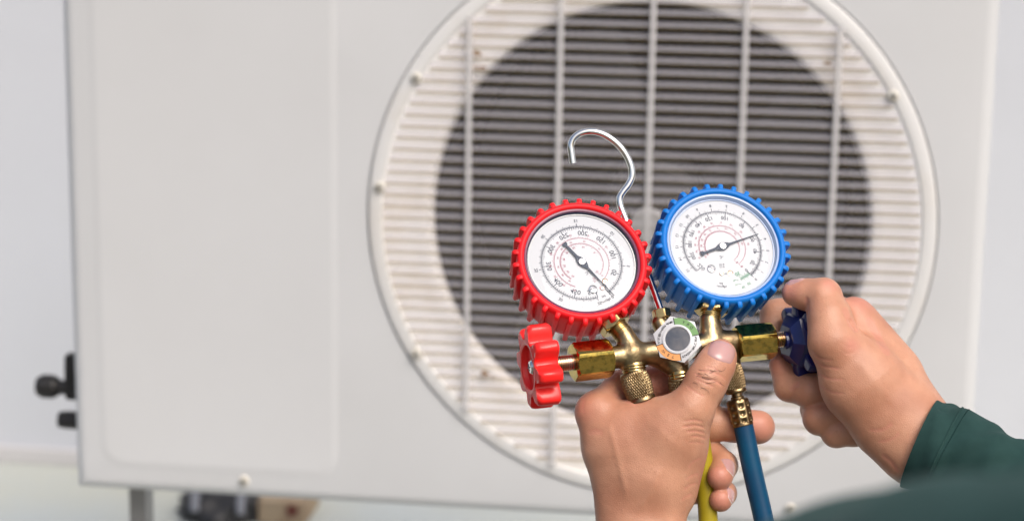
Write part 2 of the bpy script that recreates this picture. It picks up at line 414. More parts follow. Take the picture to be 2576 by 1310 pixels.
# service panel: shallow embossed plate with a rounded lower corner, running out at the top
pl = onplane(262, 900, 0); pb = onplane(560, 1172, 0); pr = onplane(834, 900, 0)
pk = MB(); x0, x1, z0, z1 = pl[0], pr[0], pb[2], FAN[2] + ZT - .02
rr = [rrect(x0 - o_, x1 + o_, z0 - o_, z1, r_, 8) for o_, r_ in ((.0065, .022), (.005, .020), (.0015, .017), (-.001, .016), (-.002, .015))]
ys = (.0002, -.0002, -.0006, -.0008, -.0008)
V = np.concatenate([np.c_[q[:, 0], np.full(len(q), y), q[:, 1]] for q, y in zip(rr, ys)]); nq = len(rr[0])
F = [(i * nq + j, (i + 1) * nq + j, (i + 1) * nq + (j + 1) % nq, i * nq + (j + 1) % nq) for i in range(4) for j in range(nq)] + [tuple(4 * nq + j for j in range(nq))[::-1]]
pk.add(V, F); pk.build('service_panel', 'panel', unitT, angle=3)
# screws
def screw(name, ctr, z, up, r, parent, mat='screw', cross=True):
    s_ = MB(); fr = frame(ctr, z, up, 1.0)
    s_.lathe([(r, 0), (r, r * .25), (r * .8, r * .5), (r * .45, r * .6), (.0001, r * .62)], fr, 24)
    o = s_.build(name, mat, parent)
    if cross:
        k_ = MB(); k_.prism([(-r * .55, -r * .1), (r * .55, -r * .1), (r * .55, r * .1), (-r * .55, r * .1)], r * .55, r * .66, fr)
        k_.prism([(-r * .1, -r * .55), (r * .1, -r * .55), (r * .1, r * .55), (-r * .1, r * .55)], r * .55, r * .665, fr); k_.build('slot', 'black', o)
    return o
for (u, v, y) in ((1047, 197, -.0026), (1047, 889, -.0026), (2246, 241, -.0026), (614, 1208, 0), (1988, 1278, 0), (955, 470, -.0026)):
    p = onplane(u, v, y); screw('screw', p, -yax, zax, .0052, unitT)
# feet and service valves
for (x, y) in ((onplane(356, 1270, .05)[0], .05), (onplane(356, 1270, .26)[0], .26), (.18, .05), (.18, .26)):
    mb = MB(); mb.box((x - .008, y - .012, .004), (x + .008, y + .012, FAN[2] + ZB + .0)); mb.box((x - .03, y - .02, .0005), (x + .03, y + .02, .0038))
    mb.build('stand_leg', 'steel', unitT)
for (v, u0, big) in ((970, 95, True), (1054, 146, False)):
    y = .045; k = 1.15
    pe = onplane(u0, v, y); z = pe[2]; x0 = FAN[0] + XL; Lv = x0 - pe[0]
    mb = MB(); fr = (np.array([x0, y, z]), yax, zax, -xax, 1.0)
    if big:
        mb.lathe([(.012, -.002), (.012, Lv * .2), (.0075, Lv * .28), (.0068, Lv * .55), (.0085, Lv * .60), (.0105, Lv * .66), (.0105, Lv * .92), (.0085, Lv), (.0004, Lv)], fr, 24)
        mb.prism([(-.007, -.010), (.007, -.010), (.007, .020), (.005, .033), (-.005, .033), (-.007, .02)], -.001, Lv * .42, fr, bev=.003)
    else:
        mb.lathe([(.0085, -.002), (.0085, Lv * .7), (.0075, Lv * .95), (.0004, Lv)], fr, 24)
    o = mb.build('service_valve', 'black', unitT)
    if big:
        cp = MB(); cp.lathe([(.0100, Lv * .68), (.0112, Lv * .70), (.0112, Lv * .90), (.0100, Lv * .92)], fr, 24); cp.build('cap', 'black', o)

# things on the floor under the unit
def ground_hit(u, v):
    d = CF + CR * (u - CX) / FPX - CU * (v - CY) / FPX
    return CLOC + d * (-CLOC[2]) / d[2]
q = ground_hit(560, 1312); yb = q[1]
def lump(name, cx_, cy_, rx, ry, h, mat, label, cat, seed):
    rg = np.random.default_rng(seed); mb = MB(); n1, n2 = 12, 30; V = []
    for i in range(n1 + 1):
        a = math.pi / 2 * i / n1
        for j in range(n2):
            t = 2 * math.pi * j / n2
            k = 1 + .10 * math.sin(3 * t + 4 * a) + .06 * math.sin(7 * t - 5 * a) + .03 * rg.standard_normal()
            V.append((cx_ + rx * k * math.cos(t) * math.cos(a) ** .6, cy_ + ry * k * math.sin(t) * math.cos(a) ** .6, h * math.sin(a) * (1 + .06 * math.sin(5 * t)) + .001))
    mb.add(V, [(i * n2 + j, i * n2 + (j + 1) % n2, (i + 1) * n2 + (j + 1) % n2, (i + 1) * n2 + j) for i in range(n1) for j in range(n2)])
    o = mb.build(name, mat); tag(o, label, cat); return o
xa = ground_hit(545, 1312)[0]; hb = .035
bag = lump('tool_bag', xa + .0, yb + .03, .062, .05, .040, 'bag', 'blurred lumpy black bag on the floor under the unit', 'bag', 4)
mb = MB()
for dx in (-.034, .028):
    t = np.linspace(.25, math.pi - .25, 14); mb.tube(np.c_[xa + dx + .01 * np.cos(t), yb + .03 - .052 * np.cos(t), .012 + .031 * np.sin(t)], .006, 8)
mb.build('highlight_band', 'bagg', bag)  # grey bands added in place of the highlights on the black bag
xb0, xb1 = ground_hit(652, 1312)[0], ground_hit(775, 1312)[0]
mb = MB().box((xb0, yb, .001), (xb1, yb + .09, .034))
bx_ = tag(mb.build('cardboard_box', 'tan', bevel=.002), 'blurred low brown box beside the black bag under the unit', 'box')
mb = MB(); mb.lathe([(.008, 0), (.008, .0015), (.0004, .0016)], (np.array([xb1 - .017, yb, .022]), xax, zax, -yax, 1.0), 20); mb.build('printed_spot', 'rust', bx_)

# ================================================================== GAUGE SET
setT = thing('manifold_gauge_set', 'brass manifold gauge set with a red and a blue gauge and a chrome hook', 'gauge set', tuple(fg(1700, 900, 0)))

def text_mesh(body, size):
    cu = bpy.data.curves.new('lettering', 'FONT'); cu.body = body; cu.size = size; cu.align_x = 'CENTER'; cu.align_y = 'CENTER'; cu.resolution_u = 3; cu.offset = .009
    o = bpy.data.objects.new('lettering', cu); COL.objects.link(o)
    bpy.context.view_layer.update()
    me = o.evaluated_get(bpy.context.evaluated_depsgraph_get()).to_mesh()
    v = np.array([x.co[:] for x in me.vertices]).reshape(-1, 3); f = [tuple(p.vertices) for p in me.polygons]
    o.evaluated_get(bpy.context.evaluated_depsgraph_get()).to_mesh_clear()
    COL.objects.unlink(o); bpy.data.objects.remove(o); bpy.data.curves.remove(cu)
    return v, f
TXT = {}
def put_text(mb, body, size, pos, rot, fr, z, mi=0, mirror=True, bold=0):
    if body not in TXT: TXT[body] = text_mesh(body, 1.0)
    v, f = TXT[body]
    if len(v) == 0: return
    p = v[:, :2] * size
    if mirror: p = p * np.array([-1, 1]); f = [tuple(reversed(q)) for q in f]
    c_, s_ = math.cos(rot), math.sin(rot)
    p = np.c_[p[:, 0] * c_ - p[:, 1] * s_ + pos[0], p[:, 0] * s_ + p[:, 1] * c_ + pos[1], np.full(len(p), z)]
    mb.add(tofr(p, fr), f, mi)
def pol(r, a): return np.array([r * math.cos(a), r * math.sin(a)])
def tick(mb, a, r0, r1, wd, fr, z, mi=0):
    d = np.array([math.cos(a), math.sin(a)]); nn = np.array([-d[1], d[0]]) * wd / 2
    q = np.array([d * r0 - nn, d * r1 - nn, d * r1 + nn, d * r0 + nn])
    mb.add(tofr(np.c_[q, np.full(4, z)], fr), [(0, 1, 2, 3)], mi)
def arcband(mb, r, wd, a0, a1, fr, z, mi=0, n=90):
    t = np.linspace(a0, a1, n); V = np.concatenate([np.c_[(r - wd / 2) * np.cos(t), (r - wd / 2) * np.sin(t), 0 * t + z], np.c_[(r + wd / 2) * np.cos(t), (r + wd / 2) * np.sin(t), 0 * t + z]])
    mb.add(tofr(V, fr), [(i, i + 1, n + i + 1, n + i) if a1 < a0 else (i + 1, i, n + i, n + i + 1) for i in range(n - 1)], mi)

def gauge(kind, ctr, nrm, up):
    """ctr: face centre in world; local z = outwards through the glass, local y = image-up within the face"""
    red = kind == 'red'
    fr = frame(ctr, nrm, up)
    case = MB()
    case.lathe([(150, -8), (150, -100), (140, -112), (60, -114), (.3, -114)], fr, 64)
    case.lathe([(150, -8), (146, -5), (141, -6), (141, -14)], fr, 64)
    root = case.build('pressure_gauge', 'steel', setT)
    root['label'] = 'gauge in a red rubber boot' if red else 'gauge in a blue rubber boot'
    # rubber boot with ribs
    bt = MB()
    prof = [(147, -3), (149, 3), (152, 6), (158, 6.5), (163, 3), (165.5, -4), (166, -14), (163, -50), (161.5, -86), (159, -88), (158, -112), (153, -121), (60, -122)]
    bt.lathe(prof, fr, 120)
    nr = 30
    for i in range(nr):
        a = 2 * math.pi * (i + (.35 if red else .1)) / nr
        d = np.array([math.cos(a), math.sin(a), 0]); tt = np.array([-d[1], d[0], 0]); k = np.array([0, 0, 1.])
        # rib outline in (radius, height), rounded front end
        ro = [(158, 3.0), (168, 4.5), (175.5, 2.5), (178.5, -3), (178.5, -14), (174, -60), (172.5, -88), (171.5, -90), (171, -118), (150, -119)]
        hw = 6.0; V = []
        for s_, ins in ((-1, 1.0), (-.55, 0), (.55, 0), (1, 1.0)):
            V += [(r - ins * 1.8) * d + (h - (ins * 1.5 if h > -60 else 0)) * k + tt * hw * s_ for r, h in ro]
        m_ = len(ro); F = []
        for s_ in range(3):
            for j in range(m_ - 1): F.append((s_ * m_ + j, s_ * m_ + j + 1, (s_ + 1) * m_ + j + 1, (s_ + 1) * m_ + j))
        F += [tuple(range(m_ - 1, -1, -1)), tuple(3 * m_ + j for j in range(m_))]
        bt.add(tofr(np.array(V), fr), F)
    bt.build('boot', 'red' if red else 'blue', root, angle=42)
    # bezel ring and wall of the case
    bz = MB()
    bz.lathe([(148, -2), (146.5, 0), (142.5, -1), (141, -6)], fr, 96)
    bz.lathe([(141, -5.8), (139.5, -9), (138.5, -13.5)], fr, 96, 1)
    bz.build('bezel', ['rimp' if red else 'rimb', 'rimd' if red else 'rimb'], root)
    # dial
    dl = MB(); ZF = -13.0
    dl.lathe([(140.5, ZF), (.2, ZF)], fr, 96)
    dial = dl.build('dial', 'face', root)
    z1, z2 = ZF + .5, ZF + .8
    R_ = 138.0
    mk = MB(); le = MB()
    if red:
        A0, per = math.radians(-53.5), math.radians(343 / 500)
        ang = lambda p: A0 + per * p
        rt = .735 * R_
        arcband(mk, rt, 1.5, ang(0), ang(500), fr, z1)
        for p in range(0, 501, 5):
            big, mid = p % 50 == 0, p % 25 == 0
            tick(mk, ang(p), rt - (11 if big else 8 if mid else 5.5), rt, 2.0 if big else 1.5, fr, z1)
        for kx in range(0, 351, 2):
            kk = kx / 10; p = kk * 14.2233
            if p > 500: break
            tick(mk, ang(p), rt, rt + (10 if kx % 50 == 0 else 7.5 if kx % 10 == 0 else 4.5), 1.8 if kx % 50 == 0 else 1.4, fr, z1)
        for p in range(0, 501, 50):
            a = ang(p) + (.05 if p == 0 else -.09 if p == 500 else 0); r = .605 * R_
            put_text(le, str(p), 17.5, pol(r, a), (a - math.pi / 2), fr, z2)
        for kk in range(0, 36, 5):
            a = ang(kk * 14.2233); put_text(le, str(kk), 11.5, pol(.86 * R_, a), a - math.pi / 2, fr, z2)
        # pink temperature scales
        for rr_, nums, a0, a1, step in ((.505 * R_, [-20, -10, 0, 10, 20, 30, 40, 50, 60, 70], -43, 252, 1), (.40 * R_, [-10, 0, 10, 20, 30, 40, 50, 60, 70], -36, 236, 1)):
            a0, a1 = math.radians(a0), math.radians(a1)
            arcband(mk, rr_, 1.2, a0, a1, fr, z1, 1)
            t0 = np.linspace(0, 1, 90) ** .62
            for i, t in enumerate(t0): tick(mk, a0 + (a1 - a0) * t, rr_, rr_ + (6 if i % 5 == 0 else 3.2) * (1 if rr_ > 60 else -1), .8, fr, z1, 1)
            for i, nn in enumerate(nums):
                a = a0 + (a1 - a0) * (i / (len(nums) - 1)) ** .62
                put_text(le, str(nn), 7.6, pol(rr_ + 10.5 * (1 if rr_ > 60 else -1) , a), a - math.pi / 2, fr, z2, 1)
            if rr_ < 60:
                for i, nn in enumerate([0, 10, 20, 30, 40, 50, 60, 80, 90]):
                    a = a0 + (a1 - a0) * (i / 8) ** .62; put_text(le, str(nn), 6.4, pol(rr_ + 6, a), a - math.pi / 2, fr, z2, 1)
        gd = math.radians(-62)
        put_text(le, 'psi', 9, pol(.76 * R_, gd - .01), gd + math.pi / 2, fr, z2)
        put_text(le, 'kgf/cm\u00b2', 9, pol(.86 * R_, gd - .02), gd + math.pi / 2, fr, z2)
        put_text(le, '\u00b0C', 11, pol(32, math.radians(-66)), gd + math.pi / 2, fr, z2)
        put_text(le, 'R-22', 7.2, pol(53, math.radians(-54)), gd + math.pi / 2, fr, z2, 1)
        put_text(le, 'R-12', 7.2, pol(60, math.radians(-57)), gd + math.pi / 2, fr, z2, 1)
        put_text(le, '502', 6.5, pol(82, math.radians(-58)), gd + math.pi / 2, fr, z2, 1)
        na = math.atan2(-273 * 1.13, 245)
    else:
        ps = np.array([0, 20, 40, 60, 80, 100, 120, 140, 160, 180, 200, 220.]); pa = np.radians([-50, -31, -8, 15, 46, 78, 107, 130, 152, 174, 197, 222])
        ang = lambda p: float(np.interp(p, ps, pa)) if p >= 0 else math.radians(-50 + p * .62)
        rt = .735 * R_
        arcband(mk, rt, 1.5, ang(0), ang(220), fr, z1)
        for p in range(0, 221, 2):
            tick(mk, ang(p), rt - (11 if p % 20 == 0 else 8 if p % 10 == 0 else 5.2), rt, 2.0 if p % 20 == 0 else 1.4, fr, z1)
        for kx in range(0, 155, 1):
            p = kx / 10 * 14.2233
            if p > 220: break
            tick(mk, ang(p), rt, rt + (10 if kx % 10 == 0 else 7.5 if kx % 5 == 0 else 4.5), 1.7 if kx % 10 == 0 else 1.2, fr, z1)
        for p in range(0, 221, 20):
            a = ang(p); put_text(le, str(p), 14.5, pol((.61 if p >= 100 else .62) * R_, a), a - math.pi / 2, fr, z2)
        for kk in range(0, 16):
            a = ang(kk * 14.2233); put_text(le, str(kk), 11, pol(.865 * R_, a), a - math.pi / 2, fr, z2)
        arcband(mk, rt - 4, 1.0, math.radians(-68), math.radians(-51), fr, z1, 2, 12)
        for i in range(13): tick(mk, math.radians(-68 + i * 1.4), rt - (14 if i % 4 == 0 else 9), rt + (5 if i % 4 == 0 else 0), 1.0, fr, z1, 2)
        put_text(le, '30', 15, pol(.60 * R_, math.radians(-68)), math.radians(-68 + 90), fr, z2, 2)
        put_text(le, 'in Hg', 6.5, pol(.70 * R_, math.radians(-76)), math.radians(8), fr, z2, 2)
        put_text(le, 'cm Hg', 6.5, pol(.79 * R_, math.radians(-75)), math.radians(8), fr, z2, 2)
        put_text(le, '50', 10, pol(.86 * R_, math.radians(-61)), math.radians(25), fr, z2, 2)
        put_text(le, '76', 10, pol(.88 * R_, math.radians(-70)), math.radians(18), fr, z2, 2)
        for rr_, nums, a0, a1 in ((.44 * R_, [-40, -30, -20, -10, 0, 10, 20, 30, 40, 50, 60, 70], -52, 205), (.325 * R_, [-40, -30, -20, -10, 0, 10, 20, 30, 40, 50, 60], -54, 210)):
            a0, a1 = math.radians(a0), math.radians(a1)
            arcband(mk, rr_, 1.2, a0, a1, fr, z1, 1)
            for i, t in enumerate(np.linspace(0, 1, 80) ** .62): tick(mk, a0 + (a1 - a0) * t, rr_, rr_ + (6 if i % 5 == 0 else 3.4), .9, fr, z1, 1)
            for i, nn in enumerate(nums):
                a = a0 + (a1 - a0) * (i / (len(nums) - 1)) ** .62; put_text(le, str(nn), 7.2, pol(rr_ + 10, a), a - math.pi / 2, fr, z2, 1)
        gd = math.radians(-93)
        put_text(le, '\u00b0C', 11, pol(30, math.radians(-101)), 0, fr, z2)
        put_text(le, 'R-22', 7.2, pol(50, math.radians(-99)), 0, fr, z2)
        put_text(le, 'R-12', 7.2, pol(57, math.radians(-98)), 0, fr, z2)
        put_text(le, 'R-502', 7.2, pol(76, math.radians(-95)), 0, fr, z2)
        put_text(le, 'psi', 9, pol(103, math.radians(-99)), .0, fr, z2)
        put_text(le, 'kgf/cm\u00b2', 9, pol(112, math.radians(-98)), .0, fr, z2)
        na = math.atan2(100 * 1.13, 310)
    mk.build('scale_mark', ['ink', 'inkp', 'inkg'], dial if False else root)
    le.build('scale_lettering', ['ink', 'inkp', 'inkg'], root)
    # needle
    nd = MB(); c_, s_ = math.cos(na), math.sin(na); zN = ZF + 4
    L1 = 120 if red else 106; L0 = 68 if red else 64
    pts = [(L1, .8), (60, 1.4), (22, 2.8), (13, 7.5), (0, 11), (-11, 8), (-20, 3.4), (-L0 + 10, 2.9), (-L0 + 7, 6.0), (-L0, 6.4), (-L0 + 2, 0), (-L0, -6.4), (-L0 + 7, -6.0), (-L0 + 10, -2.9), (-20, -3.4), (-11, -8), (0, -11), (13, -7.5), (22, -2.8), (60, -1.4), (L1, -.8)]
    q_ = np.array([(x * c_ - y * s_, x * s_ + y * c_) for x, y in pts]); n_ = len(pts)
    V = np.concatenate([np.c_[q_, np.full(n_, zN)], np.c_[q_, np.full(n_, zN + 2)]])
    # fan-safe strips: split top into quads mirrored across the axis
    F = [(i, i + 1, n_ + i + 1, n_ + i) for i in range(n_ - 1)] + [(n_ - 1, 0, n_, 2 * n_ - 1)]
    for i in range(10): F.append((n_ + i, n_ + i + 1, n_ + n_ - 2 - i, n_ + n_ - 1 - i))
    nd.add(tofr(V, fr), F); nd.build('needle', 'needle', root)
    hb_ = MB(); hb_.lathe([(8.6, ZF + 3), (8.6, ZF + 8), (7.6, ZF + 9.4), (2.0, ZF + 9.8), (1.6, ZF + 9.0), (.2, ZF + 9)], fr, 32); hb_.build('pivot', 'alu', root)
    # slotted zero screw, small screw and a dimple
    sp = pol(78, math.radians(-73)) if red else pol(72, math.radians(-121))
    s1 = MB(); fr2 = (tofr(np.array([[*sp, ZF]]), fr)[0], fr[1], fr[2], fr[3], fr[4])
    s1.lathe([(11, 0), (11, 3.2), (9.5, 4.2), (.2, 4.3)], fr2, 28); zs_ = s1.build('zero_screw', 'chrome', root)
    s2 = MB(); ca = math.radians(25 if red else -30)
    q2 = np.array([(-9.5, -1.5), (9.5, -1.5), (9.5, 1.5), (-9.5, 1.5)]) @ np.array([[math.cos(ca), math.sin(ca)], [-math.sin(ca), math.cos(ca)]])
    s2.prism(q2, 4.2, 4.9, fr2)
    if True:
        sp2 = pol(86, math.radians(-57)) if red else pol(77, math.radians(-99)); sp3 = pol(76, math.radians(-43)) if red else pol(75, math.radians(-81))
        s1 = MB(); fr3 = (tofr(np.array([[*sp2, ZF]]), fr)[0], fr[1], fr[2], fr[3], fr[4]); s1.lathe([(5, 0), (5, 2.5), (4, 3.6), (.2, 3.8)], fr3, 18)
        fr4 = (tofr(np.array([[*sp3, ZF]]), fr)[0], fr[1], fr[2], fr[3], fr[4]); s1.lathe([(7.5, 0), (7.5, 1.8), (5.5, 2.2), (4.5, 1.0), (.2, .6)], fr4, 22)
        s1.build('dial_rivet', 'irid', root)
    s2.build('zero_screw_slot', 'rimd', root)
    # lens with its polished edge
    ln = MB(); ln.lathe([(140.8, -4.5), (134, -2.6), (100, -1.6), (50, -1.0), (.2, -.8)], fr, 72); ln.build('lens', 'lens', root)
    ed = MB(); ed.lathe([(136.5, ZF + 1), (136.5, ZF + 3), (134.6, ZF + 3), (134.6, ZF + 1)], fr, 96); ed.build('lens_ring', 'rimb' if not red else 'steel', root)
    return fr

nR = wv(.12, .455, .88); nB = wv(.165, .445, .88)
upv = wv(0, 1, 0)
frR = gauge('red', fg(1465, 655, 10), nR, upv)
frB = gauge('blue', fg(1820, 616, -80), nB, upv)

# ---- SDF meshing helpers (for the cast body and the hands), in photo units (u, v, w)
import openvdb
class SDF:
    def __init__(s, lo, hi, vox):
        s.lo = np.array(lo, float); s.vox = vox; s.dim = np.ceil((np.array(hi) - lo) / vox).astype(int) + 1
        s.ax = [s.lo[i] + vox * np.arange(s.dim[i]) for i in range(3)]
        s.d = np.full(s.dim, 60.0, np.float32)
    def prim(s, a, b, ra, rb, kz=1.0, pad=60):
        a = np.array(a, float); b = np.array(b, float); R = max(ra, rb) + pad
        sl_ = []
        for i in range(3):
            l = np.searchsorted(s.ax[i], min(a[i], b[i]) - R); h = np.searchsorted(s.ax[i], max(a[i], b[i]) + R); sl_.append(slice(l, max(h, l + 1)))
        X, Y, Z = np.meshgrid(*[s.ax[i][sl_[i]].astype(np.float32) for i in range(3)], indexing='ij')
        k = np.array([1, 1, kz]); A, B = a * k, b * k; BA = B - A
        px, py, pz = X - A[0], Y - A[1], Z * kz - A[2]
        den = float(BA @ BA) + 1e-9
        t = np.clip((px * BA[0] + py * BA[1] + pz * BA[2]) / den, 0, 1)
        d = np.sqrt((px - t * BA[0]) ** 2 + (py - t * BA[1]) ** 2 + (pz - t * BA[2]) ** 2) - (ra + (rb - ra) * t)
        return tuple(sl_), d.astype(np.float32)
    @staticmethod
    def smin(a, b, k):
        h = np.maximum(k - np.abs(a - b), 0) / k
        return np.minimum(a, b) - h * h * k * .25
    def add(s, a, b, ra, rb, k=12, kz=1.0, target=None):
        T = s.d if target is None else target
        sl_, d = s.prim(a, b, ra, rb, kz); T[sl_] = s.smin(T[sl_], d, k)
    def chain(s, pts, k=10, join=12, kz=1.0):
        T = np.full(s.dim, 60.0, np.float32)
        for p, q in zip(pts[:-1], pts[1:]): s.add(p[:3], q[:3], p[3], q[3], k, kz, T)
        s.d = s.smin(s.d, T, join)
    def mesh(s):
        g_ = openvdb.FloatGrid(60.0); g_.copyFromArray(s.d)
        pts, tri, quads = (lambda r: r if len(r) == 3 else (r[0], np.zeros((0, 3), int), r[1]))(g_.convertToPolygons(0.0, 0.0) if False else g_.convertToQuads(0.0))
        p = np.asarray(pts, float) * s.vox + s.lo
        return p, np.asarray(quads, int)
    def at(s, p):
        q = (np.asarray(p, float) - s.lo) / s.vox; q = np.clip(q, 0, s.dim - 1.001); i = q.astype(int); f = q - i; r = 0
        for dx in (0, 1):
            for dy in (0, 1):
                for dz in (0, 1):
                    wgt = np.prod(np.where([dx, dy, dz], f, 1 - f), -1); r = r + wgt * s.d[i[..., 0] + dx, i[..., 1] + dy, i[..., 2] + dz]
        return r
    def grad(s, p):
        e_ = s.vox; return np.stack([s.at(p + np.eye(3)[i] * e_) - s.at(p - np.eye(3)[i] * e_) for i in range(3)], -1)
def quads_out(p, q, sdf):                     # orient faces outwards after mapping (v runs downwards)
    i = q[len(q) // 2]
    w_ = fgv(p)
    nn = np.cross(w_[q[:, 1]] - w_[q[:, 0]], w_[q[:, 2]] - w_[q[:, 0]])
    gg = sdf.grad(p[q].mean(1)); gw = gg[:, :1] * CR - gg[:, 1:2] * CU - gg[:, 2:3] * CF
    return q[:, ::-1] if (nn * gw).sum() < 0 else q

# ---- cast manifold body
B = SDF((1500, 760, -150), (1900, 1010, 150), 2.5)
AX = lambda u: (u, 893 - (u - 1588) * .128, 37 - (u - 1588) * .31)
B.add(AX(1528), AX(1860), 29, 28, 8)
B.add((1568, 838, 28), (1593, 885, 36), 25, 31, 12)             # neck to the red gauge
B.add(AX(1590), (1593, 930, 42), 31, 28, 12)
B.add((1706, 858, -34), (1706, 856, -28), 46, 46, 14)
B.add((1650, 892, 8), (1702, 922, -4), 29, 30, 14)
B.add((1704, 915, 4), (1711, 950, 8), 27, 26, 10)
B.add((1786, 806, -40), (1792, 862, -27), 26, 33, 14)           # neck to the blue gauge
B.add(AX(1832), (1838, 915, -42), 29, 26, 12)
B.add((1660, 812, -22), (1680, 845, -14), 21, 26, 10)           # boss that carries the hook
p, q = B.mesh(); q = quads_out(p, q, B)
mb = MB(); mb.add(fgv(p), q.tolist()); mb.build('manifold_body', 'brass', setT, angle=60)

def thread(name, a, b, r, parent, mat, pitch=5.0, amp=2.2):
    a = np.array(a, float); b = np.array(b, float); A, Bp = fg(*a), fg(*b); Lg = np.linalg.norm(Bp - A) / PX
    fr = frame(A, Bp - A, wv(.1, .2, 1)); k = max(2, int(Lg / pitch)); pr = [(r - amp, -3)]
    for i in range(k):
        h = Lg * i / k; pr += [(r - amp, h + .05), (r, h + Lg / k * .35), (r, h + Lg / k * .55), (r - amp, h + Lg / k * .9)]
    pr.append((r - amp, Lg))
    m_ = MB(); m_.lathe(pr, fr, 40, cap0=True, cap1=True); return m_.build(name, mat, parent, angle=50)
def hexnut(name, a, b, r, parent, mat, rot=0, cham=4.0):
    A, Bp = fg(*a), fg(*b); Lg = np.linalg.norm(Bp - A) / PX; fr = frame(A, Bp - A, wv(0, .15, 1)); n = 72
    m_ = MB(); t = np.arange(n) * 2 * np.pi / n
    hexr = r * math.cos(math.pi / 6) / np.cos((t - rot) % (math.pi / 3) - math.pi / 6)
    rows = []
    def ring(rc, h): return np.c_[np.minimum(hexr, rc) * np.cos(t), np.minimum(hexr, rc) * np.sin(t), np.full(n, h)]
    rmin = r * .86
    for rc, h in ((rmin * .62, 0), (rmin * 1.0, .0), (r * .93, cham * .45), (r, cham), (r, Lg - cham), (r * .93, Lg - cham * .45), (rmin, Lg), (rmin * .62, Lg)):
        rows.append(ring(rc, h) if rc > rmin * .9 else np.c_[rc * np.cos(t), rc * np.sin(t), np.full(n, h)])
    # chamfer: pull the corner vertices back along the axis
    F = [(i * n + j, i * n + (j + 1) % n, (i + 1) * n + (j + 1) % n, (i + 1) * n + j) for i in range(len(rows) - 1) for j in range(n)]
    F += [tuple(range(n - 1, -1, -1)), tuple((len(rows) - 1) * n + j for j in range(n))]
    m_.add(tofr(np.concatenate(rows), fr), F); return m_.build(name, mat, parent, angle=28)

# stems of the two gauges
hexnut('stem_hex', (1530, 795, 18), (1553, 823, 29), 43, setT, 'brassm', .2)
thread('stem_thread', (1550, 818, 21), (1569, 841, 28), 27, setT, 'brassm')
hexnut('stem_hex', (1791, 752, -62), (1788, 788, -46), 43, setT, 'brassm', .1)
thread('stem_thread', (1788, 783, -51), (1786, 808, -40), 27, setT, 'brassm')
# bonnets and valve stems along the main axis
hexnut('bonnet_nut', (1441, 911, 84), (1533, 900, 54), 50, setT, 'gold', .28)
thread('valve_stem', (1372, 919, 104), (1446, 910, 82), 21, setT, 'irid', 5.5, 2.6)
hexnut('bonnet_nut', (1851, 865, -45), (1943, 856, -72), 48, setT, 'gold', .28)
thread('valve_stem', (1940, 856, -72), (2000, 850, -91), 20, setT, 'irid', 5.5, 2.6)
# port threads
thread('port_thread', (1593, 916, 41), (1596, 937, 43), 31, setT, 'brassm', 6)
thread('port_thread', (1709, 936, 7), (1712, 952, 8), 30, setT, 'brassm', 6)
# knurled coupling under the red side
def knurled(name, a, b, r, parent, mat='brassd', lip=True):
    A, Bp = fg(*a), fg(*b); Lg = np.linalg.norm(Bp - A) / PX; fr = frame(A, Bp - A, wv(.1, .2, 1))
    kn = 38; hs = np.linspace(.10, .84, 46); n = 176
    pr = [(r * .62, 0), (r * .82, .0), (r * .90, .04 * Lg)] + [(r * (.93 + .08 * math.sin(math.pi * (h - .1) / .74)), h * Lg) for h in hs]
    pr += [(r * .86, .87 * Lg), (r * .92, .90 * Lg), (r * .93, .985 * Lg), (r * .84, Lg), (r * .62, Lg), (r * .60, .93 * Lg)]
    def rf(rr, h, t):
        f = h / Lg; on = (f > .095) & (f < .845)
        a1 = np.abs(((kn * t / (2 * np.pi) + f * 6.0) % 1) - .5) * 2; a2 = np.abs(((kn * t / (2 * np.pi) - f * 6.0) % 1) - .5) * 2
        return rr + np.where(on, -3.0 * np.maximum(0, 1 - np.minimum(a1, a2) * 2.2), 0)
    m_ = MB(); m_.lathe(pr, fr, n, rfun=rf); return m_.build(name, mat, parent, angle=70), fr, Lg
kc, fr_, L_ = knurled('hose_coupling', (1591, 933, 43), (1616, 1008, 46), 37, setT)
mb = MB(); mb.lathe([(22, L_ * .8), (22, L_ * .93), (13, L_ * .94), (13, L_ + 26), (11, L_ + 28), (.2, L_ + 28)], fr_, 32); mb.build('hose_nipple', 'brassd', setT)

# sight glass
sgn = wv(-.12, .26, .95); frS = frame(fg(1704, 853, 46), sgn, upv)
hexa = regpoly(6, 62, math.radians(107))
root = MB(); root.prism(regpoly(6, 61, math.radians(107)), -44, -3, frS, bev=2); root = root.build('sight_glass', 'alu', setT, angle=30)
mb = MB()
mb.prism(hexa, -3, 0, frS, bev=1.2); plate = mb.build('label_plate', 'lwhite', root)
def sector(name, a0, a1, mat, r0=38, r1=54.5, z=.7):
    m_ = MB(); t = np.linspace(math.radians(a0), math.radians(a1), 30)
    V = np.concatenate([np.c_[r * np.cos(t), r * np.sin(t), 0 * t + zz] for r, zz in ((r0, z), (r1, z), (r0, z - .5), (r1, z - .5))]); n = 30
    F = []
    for i in range(n - 1): F += [(i, n + i, n + i + 1, i + 1), (n + i, 3 * n + i, 3 * n + i + 1, n + i + 1)]
    m_.add(tofr(V, frS), F); return m_.build(name, mat, root)
sector('dry_band', 13, 101, 'lgreen'); sector('wet_band', 198, 281, 'lorange')
mb = MB(); mb.lathe([(37.5, .2), (37.5, 2.8), (36, 3.6), (32.5, 3.6), (31, 2.4), (30.2, .2)], frS, 64); mb.build('retaining_ring', 'lwhite', root)
mb = MB(); mb.lathe([(31.5, .3), (29, .5), (18, .9), (.2, 1.2)], frS, 48); mb.build('glass_eye', 'eye', root)
mb = MB()
for a in (13, 101, 198, 281): tick(mb, math.radians(a), 38, 56, 1.8, frS, 1.0)
